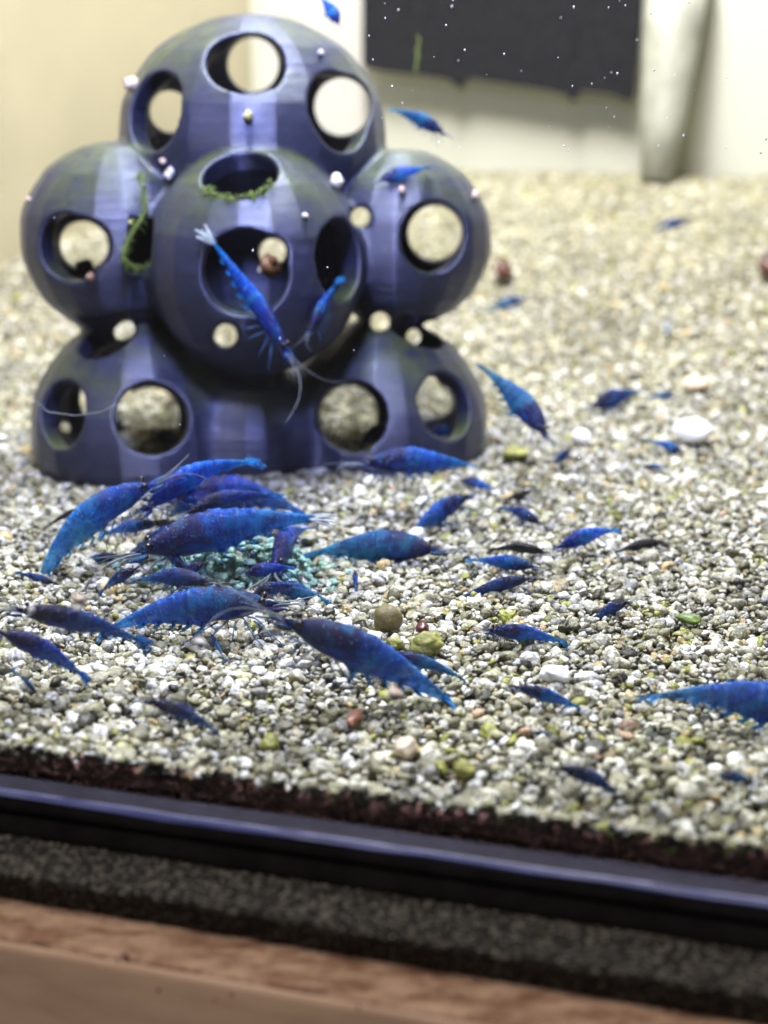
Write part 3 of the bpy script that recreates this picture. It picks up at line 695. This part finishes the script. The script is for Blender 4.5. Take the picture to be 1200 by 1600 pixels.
# --- the crowd round the food, left of centre
sh('large pale blue shrimp at far left of the crowd, thin tail curving down left', 262, 742, 16, 880, 62, 'light', 2, 17.4, 17.0, 1.0)
sh('blue shrimp climbing over the crowd, whitish tail tip raised against the cave', 222, 800, 398, 683, 48, 'bright', 2, 16.9, 17.4, .75)
sh('dark navy shrimp behind the crowd, its back arched in front of the cave foot', 262, 770, 485, 752, 62, 'violet', 2, 17.9, 18.2, 1.0)
sh('big blue shrimp in the middle of the crowd with dark head and pale fanned tail', 205, 862, 508, 765, 74, 'blue', 2, 16.0, 16.3, .85, pale=True)
sh('purple blue shrimp facing the camera head down at the right edge of the crowd', 432, 892, 476, 792, 50, 'violet', 2, 15.9, 17.6, .5)
sh('striped blue shrimp stretched level in front of the crowd, dark purple head to the right', 455, 935, 158, 936, 64, 'blue', 2, 14.6, 14.9, .55)
sh('small teal tailed shrimp just right of the striped level shrimp', 420, 905, 530, 930, 30, 'teal', 1, None)
sh('blurred dark navy shrimp at the left, lying level below the pinkish snail', 25, 942, 245, 972, 46, 'navy', 2, 13.3, 13.5, .5)
sh('blurred violet blue shrimp at the left edge of the photo heading up left', 2, 975, 158, 1036, 40, 'violet', 2, 12.9, 13.2, .7)
sh('big blurred dark blue shrimp in the foreground centre heading up left', 432, 955, 740, 1078, 72, 'blue', 2, 12.9, 13.3, .35, .1)
sh('small teal shrimp whose tail shows behind the big foreground centre shrimp', 600, 1012, 738, 1040, 24, 'teal', 1, 14.2, 14.3)
sh('blurred dark teal shrimp low at the left near the front glass', 235, 1084, 358, 1120, 28, 'navy', 1, 12.4, 12.5, .6)
sh('tiny slim dark shrimp below the shrimp at the left edge', 72, 1078, 34, 1035, 12, 'teal', 0, 12.8)
sh('slim near black shrimp back showing behind the large pale blue shrimp', 160, 786, 70, 812, 14, 'black', 0, 17.9)
sh('small greyish teal shrimp on the gravel under the tail of the large pale blue shrimp', 98, 906, 36, 884, 18, 'navy', 0)
sh('small dark teal shrimp on the gravel left of the big blue crowd shrimp', 200, 862, 112, 876, 20, 'teal', 1)
sh('dark navy shrimp behind the tail of the striped level shrimp', 225, 880, 158, 915, 24, 'navy', 1, 15.9)
sh('dark blue shrimp half under the big blue crowd shrimp, beside the food', 340, 905, 215, 885, 34, 'navy', 1, 15.3, 15.6)
sh('small dark blue shrimp between the food and the shrimp facing the camera', 392, 880, 415, 835, 24, 'navy', 1, 16.2, 16.8)
sh('tiny blue shrimp behind the shrimp facing the camera', 480, 812, 508, 796, 14, 'blue', 0)
sh('faint grey blue slim shrimp on the gravel below the striped level shrimp', 335, 980, 362, 1022, 13, 'teal', 0)
sh('dark blue shrimp under the striped level shrimp, only its back showing', 395, 925, 480, 905, 30, 'navy', 1, 15.2, 15.5)
sh('dark shrimp deep in the crowd between the pale blue and the big blue shrimp', 330, 815, 195, 838, 36, 'navy', 1, 16.6, 16.6, .8)
sh('blue shrimp half hidden behind the raised whitish tail in the crowd', 345, 768, 262, 790, 40, 'violet', 1, 17.3, 17.3, .7)
sh('dark shrimp with its head against the food below the big blue crowd shrimp', 300, 888, 250, 842, 26, 'violet', 1, 16.0, 16.2, .6)
sh('dark shrimp lying across the crowd just above the big blue one', 290, 800, 440, 752, 40, 'navy', 1, 17.0, 17.2, .8)
sh('black backed shrimp wedged behind the heads at the crowd centre', 310, 830, 235, 800, 30, 'black', 1, 16.9, 16.9, .7)
sh('blue shrimp nosing into the food from the lower right of the crowd', 385, 892, 462, 872, 26, 'violet', 1, 15.9, 16.0, .7)
sh('deep blue shrimp under the shoulder of the pale blue shrimp', 262, 812, 160, 822, 26, 'blue', 1, 17.2, 17.2, .6)
sh('small navy shrimp below the food, tail toward the striped level shrimp', 330, 872, 268, 902, 20, 'navy', 1, 15.8, 15.9, .5)
# --- right of the crowd
sh('sharp blue shrimp lying level right of the crowd, banded pale abdomen and dark head', 700, 856, 480, 842, 56, 'teal', 2, None, None, .6)
sh('deep blue shrimp pointing up right above the sharp banded shrimp', 742, 768, 634, 828, 36, 'blue', 2)
sh('tiny bright blue shrimp lying right below the cave base corner', 718, 746, 782, 758, 17, 'blue', 1)
sh('small dark shrimp pointing up right, above the navy one, right of the deep blue shrimp', 838, 762, 775, 784, 16, 'black', 1)
sh('small dark navy shrimp pointing down right, lower one right of the deep blue shrimp', 850, 815, 785, 780, 26, 'navy', 1)
sh('near black shrimp lying over the back of a blue shrimp right of centre', 860, 860, 768, 842, 22, 'black', 1, None, None, .6, lift=.10)
sh('blue shrimp under the near black shrimp right of centre', 845, 882, 736, 862, 28, 'blue', 1)
sh('navy shrimp with teal tail, lowest of the three stacked right of centre', 838, 897, 708, 922, 28, 'navy', 1)
sh('mid blue shrimp slanting up right beyond the three stacked shrimp', 868, 853, 966, 808, 34, 'bright', 1, 17.2, 17.4, .8)
sh('small blackish shrimp lying level to the right of the mid blue slanting shrimp', 1042, 842, 955, 852, 20, 'black', 1)
sh('small dark grey shrimp below the blackish level one, nose up right', 988, 934, 920, 958, 21, 'navy', 1)
sh('dark blue shrimp lying level, head left, below the three stacked shrimp', 758, 978, 892, 988, 32, 'blue', 1, 14.3, 14.5, .6)
sh('blue shrimp lying level near white grains in the lower right, head left', 800, 1062, 922, 1088, 28, 'blue', 1, 13.1, 13.2, .6)
sh('dark blue shrimp lowest in the right half, near the front glass', 868, 1186, 985, 1218, 27, 'navy', 1, 11.9, 12.0, .7)
sh('large banded blue shrimp entering from the right edge, tail pointing left', 1345, 1130, 1022, 1036, 68, 'blue', 2, 12.9, 13.1, .6)
sh('faint blurred blue shrimp at the lower right edge near the front glass', 1120, 1200, 1182, 1208, 20, 'teal', 0, 11.7)
sh('tiny blue shrimp on the gravel below the level shrimp near the white grains', 832, 1136, 872, 1138, 9, 'blue', 0)
sh('tiny dark blue shrimp end on, on the sharp gravel below the banded shrimp', 558, 884, 562, 918, 17, 'violet', 0)
sh('tiny grey blue shrimp on the gravel below the shrimp at the cave base', 655, 794, 676, 768, 11, 'navy', 0)
# --- beside, on and in the cave
sh('blue shrimp lying along the right base of the cave, dark head to the left', 560, 722, 745, 706, 46, 'blue', 2, 18.4, 18.9, .5)
sh('teal and navy shrimp diving down right beside the cave', 862, 684, 762, 560, 44, 'teal', 2, 19.3, 19.6, .35)
sh('dark shrimp with blue tail slanting up right, out beyond the diving shrimp', 922, 636, 1006, 600, 34, 'navy', 1)
sh('tiny dark shrimp just right of the slanting dark shrimp', 1060, 618, 1008, 612, 11, 'teal', 0)
sh('small blue shrimp lying left of the large white pebble', 1072, 706, 1018, 680, 18, 'blue', 0)
sh('tiny slim blue shrimp below the one beside the white pebble', 1002, 725, 1046, 725, 10, 'blue', 0)
sh('tiny dark shrimp on the gravel below the small white pebble', 896, 698, 858, 720, 16, 'navy', 0)
sh('far blurred dark shrimp on the gravel at the right back', 1078, 342, 1020, 354, 17, 'navy', 0)
sh('far blurred slate blue shrimp right of the middle ball of the cave', 828, 462, 752, 484, 18, 'teal', 0)
sh('tiny far bluish shrimp low over the gravel in the right background', 1045, 530, 1038, 494, 12, 'teal', 0)
sh('small swimming shrimp at the very top of the photo above the cave', 534, 40, 508, -8, 24, 'bright', 1, 19.5, 19.5, .4)
def on(px, py, back=.0):                     # depth of the cave surface under a pixel
    p, n = on_cave(px, py); return (p-CP).dot(FW)-back
sh('teal shrimp perched on top of the right ball, tail raised to the left', 700, 210, 618, 160, 26, 'teal', 2, on(690, 260)-.2, on(690, 260)-.1, .5)
sh('blue shrimp clinging to the upper left face of the right ball', 592, 282, 672, 254, 26, 'blue', 1, on(600, 290)-.12, on(660, 270)-.12, .4)
sh('long bright blue shrimp hanging head down across the central opening of the cave', 462, 562, 332, 356, 34, 'bright', 2, on(440, 545)-.6, on(330, 350)-.14, .22, pale=True)
sh('smaller deep blue shrimp hanging beside the long bright blue one', 484, 522, 532, 428, 28, 'blue', 1, on(486, 500)-.25, on(520, 500)-.2, .3)
for lab, hx, hy, tx, ty, w_, dd in [('dark shrimp inside the lower left opening of the cave', 238, 672, 300, 690, 26, 21.5), ('dark blue shrimp inside the lower middle opening of the cave', 612, 662, 560, 690, 30, 21.0), ('teal shrimp low inside the lower right opening of the cave', 668, 676, 735, 662, 18, 20.6)]:
    q, d_ = ground_hit((hx+tx)/2, (hy+ty)/2+12); sh(lab, hx, hy, tx, ty, w_, 'navy' if 'teal' not in lab else 'teal', 1, d_-.1, d_-.1)
# ------------------------------------------------------------------ snails, pebbles, algae, food, drifting specks
def snail_mat(name, c1, c2):
    m = NT(name); c = m.coord(); n = m.noise(c, 4, 4)
    m.l(m.ramp(n, [(.35, c1), (.65, c2)]), m.b.inputs['Base Color']); m.set(Roughness=.25); m.b.inputs['Subsurface Weight'].default_value = .2
    m.b.inputs['Subsurface Radius'].default_value = (.05, .04, .03); return m.m
M_SN = snail_mat('snail_shell_pink', (.45, .30, .22), (.80, .66, .58)); M_SNB = snail_mat('snail_shell_brown', (.20, .09, .05), (.45, .26, .16))
M_SNW = snail_mat('snail_shell_white', (.62, .60, .62), (.90, .88, .88)); M_SNY = snail_mat('snail_shell_yellow', (.35, .33, .08), (.62, .58, .25))
M_SND = snail_mat('snail_shell_dark', (.05, .02, .015), (.16, .07, .05))
M_FOOT = simple('snail_foot', (.55, .50, .42), .4, .2, 6, .1)
def snail(label, pos, r, mat, axis=(1, .2, .3), turns=2.2, group='small snails on the cave and gravel'):
    r *= .85; ax = Vector(axis).normalized(); q = ax.to_track_quat('Z', 'Y').to_matrix()
    root = empty('snail', pos, label, 'snail', group)
    v = []; f = []; n = 26; ns = 10            # coiled shell growing to its mouth
    for i in range(n):
        t = i/(n-1); a = t*turns*2*math.pi; R_ = r*(.06+.50*t**1.6); rr = r*(.05+.50*t**1.4); zc = r*(1.15*(1-t)-.3)
        c = Vector((math.cos(a)*R_*.75, math.sin(a)*R_*.75, zc)); d = Vector((math.cos(a), math.sin(a), 0))
        for k in range(ns):
            b = 2*math.pi*k/ns; v.append(q @ (c+d*math.cos(b)*rr+Vector((0, 0, 1))*math.sin(b)*rr*1.15))
    for i in range(n-1):
        for k in range(ns): f.append([i*ns+k, i*ns+(k+1) % ns, (i+1)*ns+(k+1) % ns, (i+1)*ns+k])
    f.append(list(range(ns))[::-1]); f.append([(n-1)*ns+k for k in range(ns)])
    obj('shell', v, f, mat, root)
    w_ = MB(); w_.blob(q @ Vector((r*.35, r*.1, -r*.55)), (r*.75, r*.38, r*.22), 3, .2, 2, 12, 8, q); w_.build('foot', M_FOOT, root)
    return root
def csn(label, px, py, r, mat, axis=(.3, -.6, .7)):
    p, n = on_cave(px, py); return snail(label, p+n*r*.45, r, mat, axis)
csn('pinkish snail on the upper left rim of the top ball', 208, 126, .17, M_SN, (-.6, -.4, .6))
csn('small pink snail at the lower lip of the top ball\'s left opening', 243, 218, .08, M_SN)
csn('white snail in the crease left of the front middle ball\'s top opening', 272, 270, .13, M_SNW, (.2, -.7, -.6))
csn('small pale snail just above the white one in the same crease', 261, 250, .08, M_SN, (.1, -.6, .7))
csn('tiny pale snail near the top right of the top ball', 503, 84, .075, M_SNW)
csn('small yellow snail below the topmost opening of the cave', 392, 181, .12, M_SNY, (.6, -.5, .3))
csn('pale violet snail on the right shoulder of the front middle ball', 524, 288, .16, M_SNW, (.7, -.6, .1))
csn('tiny white snail above the right opening of the front middle ball', 478, 336, .065, M_SNW, (0, -.5, .8))
csn('pale snail on the inner left side of the right ball', 630, 298, .10, M_SN, (.4, -.6, .6))
csn('tan snail on the outer upper edge of the right ball', 752, 303, .12, M_SN, (.5, -.5, .7))
csn('tiny orange snail on the left edge of the left ball', 52, 312, .06, M_SN, (-.6, -.6, .3))
csn('tiny pale snail by the green algae strand', 207, 346, .06, M_SNY)
csn('white and brown snail in the left ball\'s opening', 128, 420, .20, M_SNW, (-.6, -.5, .5))
csn('tiny brown snail beside it at the opening\'s right lip', 150, 430, .10, M_SNB, (.6, -.5, .2))
p = at(424, 414, on(505, 470)+.75); snail('brown snail seen inside the central opening of the cave', p, .30, M_SNB, (.5, -.6, .7))
q, d_ = ground_hit(790, 440); snail('reddish brown snail on the gravel behind the cave\'s right edge', at(786, 420, d_-.3), .40, M_SND, (.3, -.4, .8))
q, d_ = ground_hit(1200, 430); snail('dark brown snail at the right edge of the photo on the far gravel', at(1205, 412, d_-.3), .50, M_SND, (-.3, -.4, .8))
def glass_pt(px, py, off=.03):
    d = ray(px, py); return CP+d*((VG+off)/d.dot(EV))
def blob_thing(name, label, cat, pos, r, mat, seed, amp=.25, rot=(0, 0, 0), group=None):
    w_ = MB(); from_euler = Matrix.Rotation(rot[2], 3, 'Z') @ Matrix.Rotation(rot[1], 3, 'Y') @ Matrix.Rotation(rot[0], 3, 'X')
    w_.blob((0, 0, 0), r, seed, amp, 1.6, 22, 14, from_euler); o = w_.build(name, mat); o.location = pos; return tag(o, label, cat, group)
snail('long pinkish snail on the front glass at the left, blurred', glass_pt(132, 930, .16), .11, M_SN, (-.35, .1, .9), 1.6)
snail('greyish pink snail on the front glass below the big foreground shrimp', glass_pt(622, 1072, .12), .095, M_SN, (.1, .1, .9), 1.6)
snail('pale snail on the front glass over the gravel, left of centre', glass_pt(320, 995, .10), .085, M_SNW, (-.1, .1, 1), 1.6)
snail('tiny white snail on the front glass over the navy shrimp at left', glass_pt(60, 944, .08), .05, M_SNW, (-.2, .1, 1), 1.6)
def peb(label, px, py, rpx, mat, seed, sq=(1, .8, .7), amp=.2):
    q, d_ = ground_hit(px, py+rpx*.5); r = rpx/F*d_; p = at(px, py, d_-r*.5)
    return blob_thing('pebble', label, 'pebble', p, (r*sq[0], r*sq[1], r*sq[2]), mat, seed, amp, (0, 0, seed))
M_PW = simple('white_pebble', (.92, .92, .94), .3, .04, 4, .2, .02); M_PO = simple('olive_pebble', (.16, .13, .05), .5, .4, 7, .4, .03)
M_PY = simple('mossy_pebble', (.26, .26, .06), .6, .6, 8, .6, .05); M_PM = simple('maroon_pebble', (.09, .015, .02), .3, .3, 5, .2)
M_PG = simple('green_leaf_bit', (.10, .16, .02), .4, .4, 6, .2); M_PP = simple('peach_pebble', (.66, .54, .40), .4, .15, 5, .2)
peb('large bright white pebble on the gravel right of the cave', 1083, 671, 33, M_PW, 2, (1, .85, .58), .22)
peb('small oval white pebble between the cave and the large white one', 910, 680, 21, M_PW, 5, (1, .6, .6), .12)
peb('round olive brown pebble below the banded shrimp', 611, 961, 23, M_PO, 3, (1, .9, .95), .15)
peb('lumpy yellow green mossy pebble right of the big foreground shrimp', 672, 1000, 28, M_PY, 4, (1, .8, .62), .5)
peb('small yellow green mossy pebble left of the lumpy one', 622, 1000, 14, M_PY, 6, (1, .8, .7), .4)
peb('dark maroon pebble just above the lumpy mossy pebble', 664, 975, 13, M_PM, 8, (1, .8, .7), .2)
peb('white pebble in the lower right above a blue level shrimp', 872, 1046, 22, M_PW, 9, (1.1, .7, .6), .35)
peb('white pebble beside the foreground shrimp\'s upper back', 588, 990, 13, M_PW, 10, (1, .9, .9), .2)
peb('white pebble above the foreground shrimp\'s head', 545, 969, 15, M_PW, 11, (1.1, .7, .6), .2)
peb('dark green leafy bit on the gravel at the right', 1076, 961, 17, M_PG, 12, (1.2, .6, .4), .3)
peb('mossy green tuft pebble at the right end of the cave foot', 808, 706, 20, M_PY, 13, (1.1, .8, .5), .4)
peb('peach coloured pebble in the lower middle near the front', 640, 1158, 22, M_PP, 14, (1.1, .8, .7), .25)
peb('yellow pebble near the front glass below the middle', 730, 1192, 18, M_PY, 15, (1, .8, .7), .35)
peb('peach pebble on the far gravel above the large white one', 1088, 598, 20, M_PP, 16, (1.1, .8, .6), .25)
peb('reddish brown flat pebble in the foreground centre', 560, 1112, 22, simple('red_brown_pebble', (.30, .13, .08), .4, .3, 5, .2), 17, (1.2, .5, .4), .25)
# pale green food lump in the crowd
fd = simple('crumbly_food', (.30, .50, .42), .85, .5, 9, 1, .06)
w_ = MB(); q, d_ = ground_hit(360, 900); r_ = random.Random(4)
for i in range(360):
    x = r_.gauss(0, .52); y = r_.gauss(0, .34); z = max(0, .42-.5*(x*x+y*y))*r_.random()
    w_.blob((x, y, z), (r_.uniform(.02, .08), r_.uniform(.02, .08), r_.uniform(.02, .05)), i, .9, 3, 8, 5)
o = w_.build('food_lump', fd); o.location = at(385, 880, 16.7); o.location.z = gzp(o.location)+.05; tag(o, 'crumbly pale green food lump under the crowd of shrimp', 'food')
# green algae strand and tufts
M_ALG = simple('green_algae', (.10, .15, .022), .6, .4, 6, .3)
def strand(label, pts, r0, hairs, hl, name='algae_strand'):
    w_ = MB(); P_ = [Vector(p) for p in pts]; fine = []
    for i in range(len(P_)-1):
        p0 = P_[max(i-1, 0)]; p1 = P_[i]; p2 = P_[i+1]; p3 = P_[min(i+2, len(P_)-1)]
        for k in range(8):
            t = k/8; fine.append(.5*((2*p1)+(p2-p0)*t+(2*p0-5*p1+4*p2-p3)*t*t+(-p0+3*p1-3*p2+p3)*t**3))
    fine.append(P_[-1]); n = len(fine); r_ = random.Random(9)
    w_.tube(fine, [r0*(.35+.65*math.sin(min(1, .1+i/n)*math.pi*.9)) for i in range(n)], 7); root = w_.build(name, M_ALG)
    h = MB()
    for i in range(hairs):
        p = r_.choice(fine); d = Vector((r_.gauss(0, 1), r_.gauss(0, .6), r_.gauss(0, 1))).normalized()*hl*r_.uniform(.4, 1.2)
        h.tube([p, p+d*.6, p+d+Vector((0, 0, -.03))], [.010, .008, .004], 3)
    o = h.build('filament', M_ALG, root); o['kind'] = 'stuff'
    return tag(root, label, 'algae')
d0 = on(226, 330)-.12
strand('fuzzy green algae strand curving down over the left crease of the cave', [at(x, y, d0+z) for x, y, z in [(222, 268, .1), (231, 302, 0), (229, 335, 0), (211, 366, 0), (199, 396, 0), (206, 412, .05), (224, 418, .2), (248, 410, .4)]], .034, 260, .12)
fr_ = []
dref = on(377, 330)+.55
for x in range(326, 434, 8):
    for y in range(264, 340, 1):
        q = on_cave(x, y)
        if q and (q[0]-CP).dot(FW) < dref: fr_.append(q[0]); break
strand('green algae fringe along the lower lip of the front ball\'s top opening', [p for p in fr_ if p], .012, 420, .11, 'algae_fringe')
q = at(655, 60, 26); strand('thin blurred green strand in front of the dark panel', [at(657, 58, 24), at(655, 85, 24), at(651, 115, 24)], .018, 40, .08)
# silk-thin threads
w_ = MB(); w_.tube([at(x, y, 17.8) for x, y in [(57, 618), (82, 640), (125, 646), (165, 640), (200, 622)]], .006, 4)
tag(w_.build('thread', M_ANT), 'fine pale thread crossing the lower left ball of the cave', 'thread')
# drifting specks
M_SPK = simple('drifting_speck', (.9, .9, .95), .3, .05, 5, 0)
w_ = MB(); r_ = random.Random(21)
for i in range(75):
    px, py = r_.uniform(0, 1200), r_.uniform(0, 1100)
    if i < 50: px, py = r_.uniform(560, 1200), r_.uniform(0, 240)
    d = r_.uniform(14.5, 17.5); p = at(px, py, d)
    if p.z < gzp(p)+.2: continue
    r = r_.choice([.005, .006, .008, .011]); w_.blob(p, (r, r, r*r_.uniform(1, 1.8)), i, .3, 2, 6, 4)
o = w_.build('drifting_specks', M_SPK); tag(o, kind='stuff'); tag(o, 'tiny white specks drifting in the water')
